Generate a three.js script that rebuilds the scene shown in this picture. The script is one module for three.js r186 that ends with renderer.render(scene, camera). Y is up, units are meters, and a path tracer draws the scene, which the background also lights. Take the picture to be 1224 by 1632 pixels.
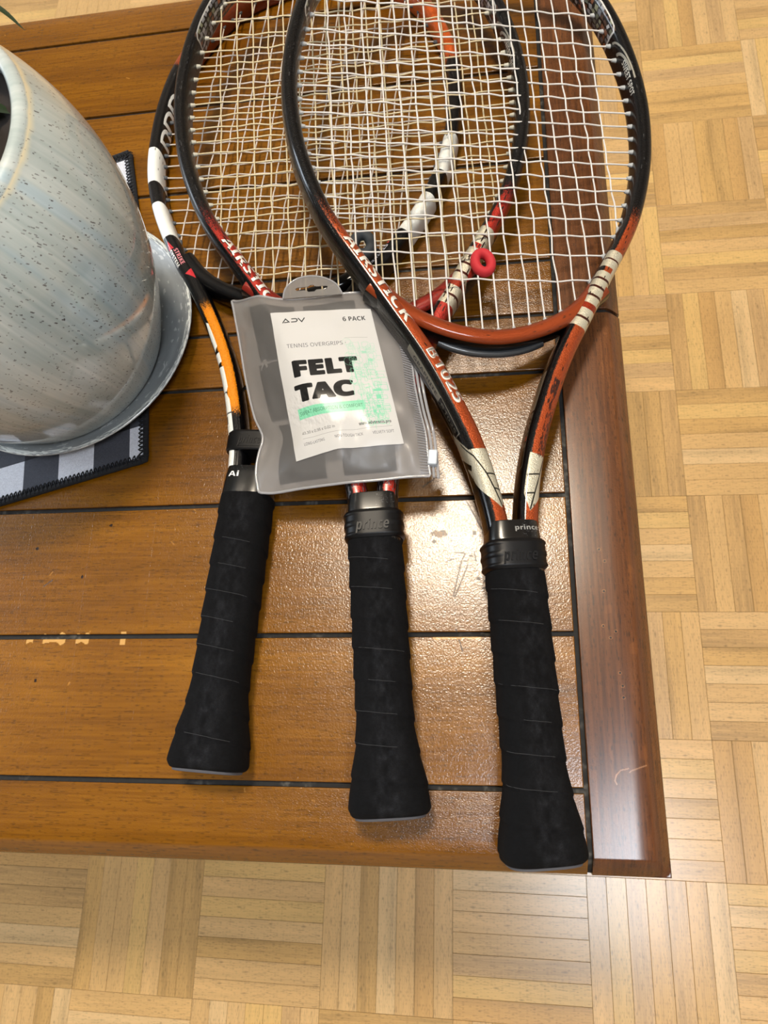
import * as THREE from 'three';
import { RectAreaLightUniformsLib } from 'three/addons/lights/RectAreaLightUniformsLib.js';
import { RoundedBoxGeometry } from 'three/addons/geometries/RoundedBoxGeometry.js';
import { TextGeometry } from 'three/addons/geometries/TextGeometry.js';
import { FontLoader } from 'three/addons/loaders/FontLoader.js';
import { mergeGeometries } from 'three/addons/utils/BufferGeometryUtils.js';

// ---------------------------------------------------------------- camera, light, exposure
const scene = new THREE.Scene();
const camera = new THREE.PerspectiveCamera(69.3, 1224 / 1632, 0.02, 30);
camera.rotation.order = 'YXZ';
camera.position.set(0.4296, 0.9444, -0.1232);
camera.rotation.set(-1.226, 0.4322, -0.4396);
camera.focus = 0.52; camera.userData.fStop = 16;                // phone lens: floor slightly soft behind the table top
scene.add(camera);

const renderer = new THREE.WebGLRenderer({ antialias: true });
renderer.toneMapping = THREE.LinearToneMapping;
renderer.toneMappingExposure = 1.0;
renderer.shadowMap.enabled = true;
RectAreaLightUniformsLib.init();
scene.background = new THREE.Color(0.55, 0.7, 0.95);      // daylight outside the window

const CEIL = 2.45, TOP = 0.457;                            // ceiling, table top
const WARM = new THREE.Color(1.0, 0.87, 0.69), COOL = new THREE.Color(0.86, 0.92, 1.0);
const lampSpots = [
  { name: 'ceiling_light', label: 'square warm white ceiling light above the back of the coffee table', x: 0.33, z: -0.85, w: 0.28, d: 0.28, c: WARM, i: 140, glow: 16 },
  { name: 'ceiling_light', label: 'long cool white ceiling light panel near the right front of the room', x: 0.88, z: 0.30, w: 0.50, d: 0.50, c: COOL, i: 24, glow: 8 },
];
// window opening (left wall) daylight comes from the sky itself plus an area light in the opening
const WIN = { x: -2.1, z: -0.9, y: 1.45, w: 1.5, h: 1.3, i: 11 };

// ---------------------------------------------------------------- helpers
function rng(seed) { let s = seed >>> 0; return () => { s = (s + 0x6D2B79F5) >>> 0; let t = s; t = Math.imul(t ^ (t >>> 15), t | 1); t ^= t + Math.imul(t ^ (t >>> 7), t | 61); return ((t ^ (t >>> 14)) >>> 0) / 4294967296; }; }
function hash(x, y, s) { let h = Math.imul(x, 374761393) ^ Math.imul(y, 668265263) ^ Math.imul(s, 2147483647 ^ 0x5bd1e995); h = Math.imul(h ^ (h >>> 13), 1274126177); return ((h ^ (h >>> 16)) >>> 0) / 4294967296; }
function noise(x, y, s = 1) {
  const xi = Math.floor(x), yi = Math.floor(y), fx = x - xi, fy = y - yi, u = fx * fx * (3 - 2 * fx), v = fy * fy * (3 - 2 * fy);
  const a = hash(xi, yi, s), b = hash(xi + 1, yi, s), c = hash(xi, yi + 1, s), d = hash(xi + 1, yi + 1, s);
  return a + (b - a) * u + (c - a) * v + (a - b - c + d) * u * v;
}
function fbm(x, y, s, o = 4) { let a = 0, k = 0.5, t = 0; for (let i = 0; i < o; i++) { a += k * noise(x, y, s + i * 17); t += k; x *= 2.03; y *= 2.03; k *= 0.5; } return a / t; }
const clamp = (x, a = 0, b = 1) => Math.min(b, Math.max(a, x));
const sstep = (a, b, x) => { const t = clamp((x - a) / (b - a)); return t * t * (3 - 2 * t); };
const lerp = (a, b, t) => a + (b - a) * t;
const used = {};
function numbered(name) { const n = used[name] = (used[name] ?? -1) + 1; return n ? `${name}_${String(n).padStart(3, '0')}` : name; }
function thing(name, label, category, group) { const o = new THREE.Group(); o.name = numbered(name); o.userData = { label, category }; if (group) o.userData.group = group; scene.add(o); return o; }
function part(name, geo, mat, parent, label) { const m = new THREE.Mesh(geo, mat); m.name = name; m.castShadow = m.receiveShadow = true; if (label) m.userData.label = label; parent.add(m); return m; }
function tag(m, label, category, group) { m.name = numbered(m.name); m.userData.label = label; m.userData.category = category; if (group) m.userData.group = group; return m; }
function struct(name, geo, mat) { const m = part(name, geo, mat, scene); m.userData.kind = 'structure'; return m; }
function dataTex(w, h, fn, srgb = true) {
  const d = new Uint8Array(w * h * 4);
  for (let y = 0; y < h; y++) for (let x = 0; x < w; x++) { const c = fn(x, y), i = (y * w + x) * 4; d[i] = clamp(c[0], 0, 255); d[i + 1] = clamp(c[1], 0, 255); d[i + 2] = clamp(c[2], 0, 255); d[i + 3] = 255; }
  const t = new THREE.DataTexture(d, w, h); t.magFilter = THREE.LinearFilter; t.minFilter = THREE.LinearMipmapLinearFilter; t.generateMipmaps = true;
  t.wrapS = t.wrapT = THREE.RepeatWrapping; if (srgb) t.colorSpace = THREE.SRGBColorSpace; t.needsUpdate = true; return t;
}
function canvasTex(w, h, draw, srgb = true) {
  const c = document.createElement('canvas'); c.width = w; c.height = h; const g = c.getContext('2d'); draw(g, w, h);
  const t = new THREE.CanvasTexture(c); if (srgb) t.colorSpace = THREE.SRGBColorSpace; t.magFilter = THREE.LinearFilter; return t;
}
function grid(nu, nv, fn, flip = false, uvfn = null) {      // (nu+1)x(nv+1) surface, fn(u,v)->[x,y,z]
  const p = [], uv = [], ix = [];
  for (let j = 0; j <= nv; j++) for (let i = 0; i <= nu; i++) { const a = i / nu, b = j / nv, q = fn(a, b); p.push(q[0], q[1], q[2]); const t = uvfn ? uvfn(a, b) : [a, b]; uv.push(t[0], t[1]); }
  for (let j = 0; j < nv; j++) for (let i = 0; i < nu; i++) { const a = j * (nu + 1) + i, b = a + 1, c = a + nu + 1, d = c + 1; flip ? ix.push(a, c, b, b, c, d) : ix.push(a, b, c, b, d, c); }
  const g = new THREE.BufferGeometry(); g.setAttribute('position', new THREE.Float32BufferAttribute(p, 3)); g.setAttribute('uv', new THREE.Float32BufferAttribute(uv, 2)); g.setIndex(ix); g.computeVertexNormals(); return g;
}
function tube(pts, r, seg = 32, sides = 6, closed = false) { return new THREE.TubeGeometry(new THREE.CatmullRomCurve3(pts.map(p => p.isVector3 ? p : new THREE.Vector3(...p)), closed), seg, r, sides, closed); }
const std = (o) => new THREE.MeshPhysicalMaterial(o);

// ---------------------------------------------------------------- wood
// grain runs along the texture's x; w,h in metres
function woodTex(px, py, w, h, seed, dark, mid, light, opt = {}) {
  const { fleck = 1, coarse = 1, bands = .85, draw } = opt;
  return dataTex(px, py, (x, y) => {
    const X = x / px * w, Y = y / py * h;
    const warp = fbm(X * 3, Y * 10, seed + 5, 3) * 0.02;
    const band = fbm(X * 1.6, (Y + warp) * 42 * coarse, seed, 4);
    const fine = fbm(X * 26, (Y + warp * .4) * 900, seed + 9, 2);
    const dash = noise(X * 260, Y * 2600, seed + 31);
    const blot = fbm(X * 14, Y * 16, seed + 77, 3);
    let t = clamp(0.5 + (band - 0.5) * bands + (fine - 0.5) * 0.62 * fleck + (blot - 0.5) * 0.45);
    let c = t < .5 ? [0, 1, 2].map(k => lerp(dark[k], mid[k], t * 2)) : [0, 1, 2].map(k => lerp(mid[k], light[k], t * 2 - 1));
    const d = sstep(.72, .95, dash) * .22 * fleck; c = c.map(v => v * (1 - d));
    if (draw) c = draw(X, Y, c);
    return c;
  });
}
const bumpTex = dataTex(512, 512, (x, y) => { const v = 255 * clamp(.5 + (fbm(x / 9, y / 9, 3, 3) - .5) * 1.4); return [v, v, v]; }, false);
function bump(rx, ry) { const t = bumpTex.clone(); t.wrapS = t.wrapT = THREE.RepeatWrapping; t.repeat.set(rx, ry); t.needsUpdate = true; return t; }

// ---------------------------------------------------------------- room
const plaster = std({ color: 0xd8d3ca, roughness: .92 });
const RX0 = -2.2, RX1 = 2.9, RZ0 = -3.4, RZ1 = 2.0, TH = .12;
function boxAt(x0, x1, y0, y1, z0, z1) { const g = new THREE.BoxGeometry(x1 - x0, y1 - y0, z1 - z0); g.translate((x0 + x1) / 2, (y0 + y1) / 2, (z0 + z1) / 2); return g; }
struct('ceiling', boxAt(RX0 - TH, RX1 + TH, CEIL, CEIL + TH, RZ0 - TH, RZ1 + TH), std({ color: 0x8f8a82, roughness: .95 }));
struct('wall_back', boxAt(RX0 - TH, RX1 + TH, 0, CEIL, RZ0 - TH, RZ0), plaster);
struct('wall_front', boxAt(RX0 - TH, RX1 + TH, 0, CEIL, RZ1, RZ1 + TH), plaster);
struct('wall_right', boxAt(RX1, RX1 + TH, 0, CEIL, RZ0, RZ1), plaster);
{ const y0 = WIN.y - WIN.h / 2, y1 = WIN.y + WIN.h / 2, z0 = WIN.z - WIN.w / 2, z1 = WIN.z + WIN.w / 2;
  struct('wall_left', mergeGeometries([boxAt(RX0 - TH, RX0, 0, y0, RZ0, RZ1), boxAt(RX0 - TH, RX0, y1, CEIL, RZ0, RZ1), boxAt(RX0 - TH, RX0, y0, y1, RZ0, z0), boxAt(RX0 - TH, RX0, y0, y1, z1, RZ1)]), plaster);
  const w = new THREE.Group(); w.name = 'window_1'; w.userData.kind = 'structure'; scene.add(w);
  const f = .05, white = std({ color: 0xf2f0ea, roughness: .5 });
  part('window_frame', mergeGeometries([boxAt(RX0 - .09, RX0 - .03, y0, y0 + f, z0, z1), boxAt(RX0 - .09, RX0 - .03, y1 - f, y1, z0, z1), boxAt(RX0 - .09, RX0 - .03, y0 + f, y1 - f, z0, z0 + f), boxAt(RX0 - .09, RX0 - .03, y0 + f, y1 - f, z1 - f, z1), boxAt(RX0 - .09, RX0 - .03, y0 + f, y1 - f, WIN.z - f / 2, WIN.z + f / 2)]), white, w);
  part('pane', boxAt(RX0 - .064, RX0 - .058, y0 + f, y1 - f, z0 + f, WIN.z - f / 2), std({ color: 0xffffff, roughness: 0, transmission: 1, thickness: 0 }), w);
  part('pane', boxAt(RX0 - .064, RX0 - .058, y0 + f, y1 - f, WIN.z + f / 2, z1 - f), std({ color: 0xffffff, roughness: 0, transmission: 1, thickness: 0 }), w);
  part('window_sill', boxAt(RX0 - .03, RX0 + .06, y0 - .03, y0, z0 - .04, z1 + .04), white, w);
  const l = new THREE.RectAreaLight(new THREE.Color(.8, .9, 1), WIN.i, WIN.w - .1, WIN.h - .1); l.position.set(RX0 + .02, WIN.y, WIN.z); l.lookAt(3, WIN.y, WIN.z); scene.add(l); }
for (const s of lampSpots) {
  const t = thing(s.name, s.label, 'ceiling light'); t.position.set(s.x, CEIL, s.z);
  const fr = part('housing', boxAt(-s.w / 2 - .02, s.w / 2 + .02, -.05, 0, -s.d / 2 - .02, s.d / 2 + .02), std({ color: 0xf4f4f4, roughness: .5 }), t);
  part('diffuser', boxAt(-s.w / 2, s.w / 2, -.06, -.049, -s.d / 2, s.d / 2), std({ color: 0xffffff, roughness: .6, emissive: s.c, emissiveIntensity: s.glow }), t);
  const l = new THREE.RectAreaLight(s.c, s.i, s.w, s.d); l.position.set(s.x, CEIL - .064, s.z); l.lookAt(s.x, 0, s.z); scene.add(l);
}

// ---------------------------------------------------------------- parquet floor
{
  const floor = new THREE.Group(); floor.name = 'floor'; floor.userData.kind = 'structure'; scene.add(floor);
  part('subfloor', boxAt(RX0 - TH, RX1 + TH, -.1, -.0035, RZ0 - TH, RZ1 + TH), std({ color: 0x8f7048, roughness: .9 }), floor);
  const S = .15, N = 7, YAW = -0.0116, OX = -.0754, OZ = .0005, W = S / N;
  const cs = Math.cos(YAW), sn = Math.sin(YAW);
  const toW = (x, z) => [OX + cs * x + sn * z, OZ - sn * x + cs * z];
  const tones = [[0xca, 0xa2, 0x66], [0xd0, 0xa9, 0x70], [0xd6, 0xb0, 0x79], [0xcc, 0xa4, 0x6b], [0xdd, 0xba, 0x86], [0xcd, 0xa4, 0x66], [0xd3, 0xac, 0x74], [0xc5, 0x9c, 0x62], [0xd6, 0xb0, 0x70], [0xce, 0xa8, 0x74]];
  const mats = tones.map((c, i) => {
    const k = (f) => c.map(v => v * f);
    const r = rng(400 + i), knots = [];
    for (let n = 0; n < 4; n++) knots.push([r() * S, r() * W, .0006 + r() * .0012, r()]);
    return std({
      map: woodTex(384, 56, S, W, 300 + i * 13, k(.84), c, k(1.07), { fleck: .8, coarse: 2.0, draw: (X, Y, q) => { for (const n of knots) { const d = Math.hypot((X - n[0]) * .35, Y - n[1]) / n[2]; if (d < 1) { const m = 1 - (1 - d) * .3 * n[3]; q = q.map(v => v * m); } } return q; } }),
      roughness: .5, specularIntensity: .5, bumpMap: bump(1.6, .25), bumpScale: .00008, clearcoat: .9, clearcoatRoughness: .24 });
  });
  const gap = .0003, c = .00022;
  const geo = [0, 1].map(f => {                                      // a strip with chamfered top edges, and one turned end for end
    const lx = S / 2 - gap / 2, lz = W / 2 - gap / 2, p = [], uv = [], ix = [];
    const ring = [[-lx, -.003, -lz], [lx, -.003, -lz], [lx, -.003, lz], [-lx, -.003, lz], [-lx, -c * .6, -lz], [lx, -c * .6, -lz], [lx, -c * .6, lz], [-lx, -c * .6, lz], [-lx + c, 0, -lz + c], [lx - c, 0, -lz + c], [lx - c, 0, lz - c], [-lx + c, 0, lz - c]];
    for (const q of ring) { p.push(...q); const s = f ? -1 : 1; uv.push(.5 + s * q[0] / S, .5 + s * q[2] / W); }
    for (let r = 0; r < 2; r++) for (let k = 0; k < 4; k++) { const a = r * 4 + k, b = r * 4 + (k + 1) % 4; ix.push(a, a + 4, b, b, a + 4, b + 4); }
    ix.push(8, 11, 10, 8, 10, 9);
    const g = new THREE.BufferGeometry(); g.setAttribute('position', new THREE.Float32BufferAttribute(p, 3)); g.setAttribute('uv', new THREE.Float32BufferAttribute(uv, 2)); g.setIndex(ix);
    const n = g.toNonIndexed(); n.computeVertexNormals(); return n;
  });
  camera.updateMatrixWorld(); camera.updateProjectionMatrix();
  const C = camera.position, list = [], r = rng(77);
  for (let i = -23; i < 14; i++) for (let j = -15; j < 20; j++) {
    const along = ((i + j) % 2 + 2) % 2;                             // 1: strips along x
    for (let n = 0; n < N; n++) {
      const lx = along ? (j + .5) * S : j * S + (n + .5) * W, lz = along ? i * S + (n + .5) * W : (i + .5) * S;
      const [x, z] = toW(lx, lz); const m = Math.floor(r() * mats.length), f = r() < .5 ? 0 : 1;
      if (x < RX0 - .05 || x > RX1 + .05 || z < RZ0 - .05 || z > RZ1 + .05) continue;
      let best = -1;
      for (const e of [-.5, 0, .5]) {
        const q = toW(lx + (along ? e * S : 0), lz + (along ? 0 : e * S)), v = new THREE.Vector3(q[0], 0, q[1]).project(camera);
        const t = (C.y - TOP) / C.y, hx = C.x + (q[0] - C.x) * t, hz = C.z + (q[1] - C.z) * t;
        const hidden = hx < .523 && hz > -.80 && hz < -.06;
        if (Math.abs(v.x) < 1.0 && Math.abs(v.y) < 1.0 && !hidden) best = Math.max(best, 1);
      }
      list.push({ x, z, along, m, f, d: best > 0 ? Math.hypot(x - C.x, z - C.z) : 99 });
    }
  }
  list.sort((a, b) => a.d - b.d);
  const rest = mats.map(() => []);
  list.forEach((s, k) => {
    const turn = YAW + (s.along ? 0 : Math.PI / 2);
    if (k < 300 && s.d < 90) { const m = part(numbered('parquet_strip'), geo[s.f], mats[s.m], floor); m.position.set(s.x, (hash(k, 3, 9) - .5) * .00025, s.z); m.rotation.y = turn; }
    else rest[s.m].push(geo[s.f].clone().rotateY(turn).translate(s.x, 0, s.z));
  });
  // the strips beyond the 300 nearest in view, joined into one part
  const gs = []; rest.forEach(a => { if (a.length) gs.push(...a); });
  const far = part('parquet_field', mergeGeometries(gs), mats[1], floor); far.userData.kind = 'stuff'; far.userData.label = 'remaining parquet strips of the floor';
}

// ---------------------------------------------------------------- coffee table
const XE = .5287, XJ = .4821, ZF = -.4326, PW = .0944, ZFR = ZF + 4 * PW + .0002, ZBK = ZF - 4 * PW, XL = -.74, XJL = XL + .047;
function board(x0, x1, z0, z1, th, r, len, wid, alongZ) {           // r = edge radii {l,r,b,f}
  const ds = (R, w) => (R > .004 ? [0, .06, .16, .3, .48, .72, 1] : [0, .3, 1]).map(k => k * R);
  const xs = [...ds(r.l).map(d => x0 + d), (x0 + x1) / 2, ...ds(r.r).map(d => x1 - d).reverse()], zs = [...ds(r.b).map(d => z0 + d), (z0 + z1) / 2, ...ds(r.f).map(d => z1 - d).reverse()];
  const drop = (d, R) => d >= R ? 0 : R * Math.pow(1 - d / R, 1.25);                    // chamfer with a softened upper arris
  const p = [], uv = [], ix = [], nx = xs.length, nz = zs.length;
  const add = (x, y, z) => { p.push(x, y, z); uv.push(...(alongZ ? [(z - z0) / len, (x - x0) / wid] : [(x - x0) / len, (z - z0) / wid])); return p.length / 3 - 1; };
  for (const z of zs) for (const x of xs) add(x, TOP - Math.min(Math.max(r.l, r.r, r.f, r.b), Math.max(drop(x - x0, r.l), drop(x1 - x, r.r), drop(z - z0, r.b), drop(z1 - z, r.f)) + .25 * Math.min(drop(x1 - x, r.r), drop(z1 - z, r.f))), z);
  for (let j = 0; j < nz - 1; j++) for (let i = 0; i < nx - 1; i++) { const a = j * nx + i; ix.push(a, a + nx, a + 1, a + 1, a + nx, a + nx + 1); }
  const rim = []; for (let i = 0; i < nx; i++) rim.push(i); for (let j = 1; j < nz; j++) rim.push(j * nx + nx - 1); for (let i = nx - 2; i >= 0; i--) rim.push((nz - 1) * nx + i); for (let j = nz - 2; j > 0; j--) rim.push(j * nx);
  const lo = rim.map(k => add(p[k * 3], TOP - th, p[k * 3 + 2]));
  rim.forEach((k, n) => { const m = (n + 1) % rim.length; ix.push(k, rim[m], lo[n], rim[m], lo[m], lo[n]); });
  const c = add((x0 + x1) / 2, TOP - th, (z0 + z1) / 2); lo.forEach((k, n) => ix.push(k, lo[(n + 1) % lo.length], c));
  const g = new THREE.BufferGeometry(); g.setAttribute('position', new THREE.Float32BufferAttribute(p, 3)); g.setAttribute('uv', new THREE.Float32BufferAttribute(uv, 2)); g.setIndex(ix); g.computeVertexNormals(); return g;
}
const table = thing('coffee_table', 'amber stained wooden coffee table of wide planks with darker end boards', 'table');
{
  const gapH = .0016;
  const AD = [0x58, 0x34, 0x01], AM = [0x71, 0x45, 0x03], AL = [0x86, 0x56, 0x08];
  const seg = (X, Y, a, b, w) => { const dx = b[0] - a[0], dy = b[1] - a[1], t = clamp(((X - a[0]) * dx + (Y - a[1]) * dy) / (dx * dx + dy * dy)); return Math.hypot(X - a[0] - t * dx, Y - a[1] - t * dy) < w; };
  const edges = [-4, -3.5, -2.5, -1.5, -.5, 0, .5, 1.5, 2.5, 3.5, 4];
  // scratches, chips and stains in world x, z: [kind, ...]
  const scr = [[.4135, -.2885, .4265, -.262], [.405, -.252, .412, -.2515], [.412, -.2515, .409, -.245], [.409, -.245, .4035, -.222], [.4135, -.243, .4045, -.2215], [.418, -.2525, .419, -.246], [.3995, -.246, .404, -.2478], [.383, -.30, .397, -.31],
    [.107, -.2335, .113, -.238], [.225, -.118, .233, -.124], [.233, -.124, .236, -.130], [.405, -.20, .409, -.186]];
  const chips = [[.3945, -.2655, .0052, .0022, 1], [.4185, -.2655, .0014, .0014, 0], [.3965, -.2675, .001, .0006, 0], [.391, -.2600, .0013, .0009, 0], [.4155, -.2495, .0010, .0007, 0], [.408, -.2415, .001, .0005, 0], [.4205, -.2335, .0011, .0011, 0], [.4245, -.2320, .002, .0006, 0], [.4285, -.2308, .003, .0007, 0], [.4240, -.2272, .0014, .0006, 0], [.4115, -.246, .0014, .0004, 0], [.403, -.2605, .0008, .0005, 0]];
  const nails = [[.153, -.2785], [.136, -.240], [.088, -.197], [.112, -.1665], [.085, -.123], [.097, -.262]];
  const flecks = []; const fr = rng(5); for (let i = 0; i < 120; i++) flecks.push([-.2 + fr() * .68, -.8 + fr() * .745, .0003 + fr() * .0006, .0006 + fr() * .0016, fr() * 3.14]);
  const worn = [[.10, .175, -.1955, .0022], [.39, .44, -.1955, .0010], [.44, .478, -.2905, .0008], [-.1, .04, -.0995, .0008]];
  // lacquer gloss, dulled where scratches and chips cut through it
  const gloss = (k, x0, z0, L, Wd) => { if (k < 6) return plainGloss; const W = 2048, H = Wd > .06 ? 168 : 84; return dataTex(W, H, (px, py) => { const x = x0 + px / W * L, z = z0 + py / H * Wd; let g = 58 + (fbm(x * 240, z * 240, 5, 3) - .5) * 26; for (const s of scr) if (seg(x, z, [s[0], s[1]], [s[2], s[3]], .00035)) g = 175; for (const s of chips) if (Math.hypot((x - s[0]) / s[2], (z - s[1]) / s[3]) + (noise(x * 1100, z * 1100, 8) - .5) * .9 < 1) g = 235; return [g, g, g]; }, false); };
  const plainGloss = dataTex(512, 64, (x, y) => { const g = 58 + (fbm(x / 3, y / 3, 5, 3) - .5) * 26; return [g, g, g]; }, false);
  for (let k = 0; k < 10; k++) {
    const z0 = ZF + edges[k] * PW + (k ? gapH : 0), z1 = ZF + edges[k + 1] * PW - (k < 9 ? gapH : 0), x0 = XJL + gapH, x1 = XJ - gapH, L = x1 - x0, Wd = z1 - z0;
    const shift = (hash(k, 7, 3) - .5) * 16, sh = (c) => c.map((v, i) => v + shift * (i ? .8 : 1));
    const map = woodTex(2048, Wd > .06 ? 168 : 84, L, Wd, 40 + k * 7, sh(AD), sh(AM), sh(AL), {
      draw: (X, Y, c) => {
        const x = X + x0, z = Y + z0;
        for (const s of flecks) { const dx = x - s[0], dz = z - s[1]; if (Math.abs(dx) < .003 && Math.abs(dz) < .003) { const a = dx * Math.cos(s[4]) + dz * Math.sin(s[4]), b = -dx * Math.sin(s[4]) + dz * Math.cos(s[4]); if (Math.abs(a) < s[3] && Math.abs(b) < s[2] * .6) c = [lerp(c[0], 205, .45), lerp(c[1], 150, .45), lerp(c[2], 85, .45)]; } }
        for (const s of scr) if (seg(x, z, [s[0], s[1]], [s[2], s[3]], .0003 + .0002 * noise(x * 900, z * 900, 4))) c = c.map(v => v * .55);
        for (const s of chips) { const d = Math.hypot((x - s[0]) / s[2], (z - s[1]) / s[3]) + (noise(x * 1100, z * 1100, 8) - .5) * .9; if (d < 1) c = s[4] ? (d > .62 ? c.map(v => v * .6) : c.map(v => v * .95)) : c.map(v => v * .45); }
        for (const s of nails) if (Math.hypot(x - s[0], z - s[1]) < .0011) c = [34, 18, 8];
        for (const s of worn) if (x > s[0] && x < s[1] && Math.abs(z - s[2]) < s[3] * (1.1 + 1.3 * noise(x * 260, 2, 6)) && noise(x * 120, 5, 3) > .3) c = [196, 150, 84];
        return c;
      } });
    part('plank', board(x0, x1, z0, z1, .02, { l: .0007, r: .0007, b: k ? .0007 : .011, f: k < 9 ? .0007 : .011 }, L, Wd, false), std({ map, roughness: 1, roughnessMap: gloss(k, x0, z0, L, Wd), bumpMap: bump(24, 1.8), bumpScale: .00010, clearcoat: .38, clearcoatRoughness: .27 }), table);
  }
  const BD = [0x48, 0x27, 0x10], BM = [0x5f, 0x37, 0x19], BL = [0x72, 0x46, 0x24];
  const endDraw = (X, Y, c, z0) => {
    const x = XJ + Y, z = X + z0;
    for (const n of [[.4985, -.252], [.5015, -.244], [.4975, -.2015], [.505, -.198], [.5015, -.194], [.5055, -.172], [.5065, -.164], [.5065, -.157], [.4995, -.224]]) { const d = Math.hypot(x - n[0], z - n[1]); if (d < .0011) c = d > .0007 ? [150, 100, 58] : [22, 12, 6]; }
    for (const s of [[.4975, -.1085, .4985, -.1065], [.4985, -.1115, .4975, -.1085], [.4985, -.1115, .5015, -.1145], [.5015, -.1145, .506, -.1155], [.508, -.1145, .5165, -.1175], [.5065, -.1133, .5072, -.1142]]) if (seg(x, z, [s[0], s[1]], [s[2], s[3]], .0004)) c = [150, 108, 78];
    if (noise(x * 300, z * 80, 21) > .86) c = c.map(v => v * 1.10);
    return c;
  };
  [[ZBK, ZF - gapH, { b: .011, f: .0007 }], [ZF + gapH, ZFR, { b: .0007, f: .011 }]].forEach(([z0, z1, e], i) => {
    const tex = () => woodTex(1024, 128, z1 - z0, .047, 500 + i * 31, BD, BM, BL, { fleck: 1.5, coarse: 1.2, bands: .5, draw: (X, Y, c) => endDraw(X, Y, c, z0) });
    const m = std({ map: tex(), roughness: .5, specularIntensity: .2, bumpMap: bump(9, 1.2), bumpScale: .0003, clearcoat: 1, clearcoatRoughness: .24 });
    part('end_board', board(XJ + gapH * .8, XE, z0, z1, .024, { l: .0007, r: .011, ...e }, z1 - z0, .047, true), m, table);
    part('end_board', board(XL, XJL - gapH * .8, z0, z1, .024, { l: .011, r: .0007, ...e }, z1 - z0, .047, true), m, table);
  });
  // black filler in the grooves, dusty in places
  const groove = dataTex(1024, 1024, (x, y) => { const n = fbm(x / 5, y / 5, 3, 3) * noise(x / 40, y / 40, 12); const v = 16 + sstep(.34, .5, n) * 70 * noise(x / 1.5, y / 1.5, 7) + noise(x / 2, y / 2, 2) * 12; return [v, v * .97, v * .9]; });
  part('groove_filler', board(XL + .001, XE - .001, ZBK + .001, ZFR - .001, .0205, { l: .011, r: .011, b: .011, f: .011 }, 1, 1, false).translate(0, -.0026, 0), std({ map: groove, roughness: .8 }), table);
  const dk = std({ map: woodTex(512, 64, 1, .08, 900, BD, BM, BL), roughness: .5 });
  const ap = (x0, x1, z0, z1) => part('apron', boxAt(x0, x1, TOP - .105, TOP - .0245, z0, z1), dk, table);
  ap(XL + .06, XE - .06, ZFR - .06, ZFR - .04); ap(XL + .06, XE - .06, ZBK + .04, ZBK + .06); ap(XE - .06, XE - .04, ZBK + .06, ZFR - .06); ap(XL + .04, XL + .06, ZBK + .06, ZFR - .06);
  for (const x of [XL + .07, XE - .07]) for (const z of [ZBK + .07, ZFR - .07]) { const g = new RoundedBoxGeometry(.058, TOP - .0245, .058, 2, .006); g.translate(x, (TOP - .0245) / 2, z); part('leg', g, dk, table); }
}

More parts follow.
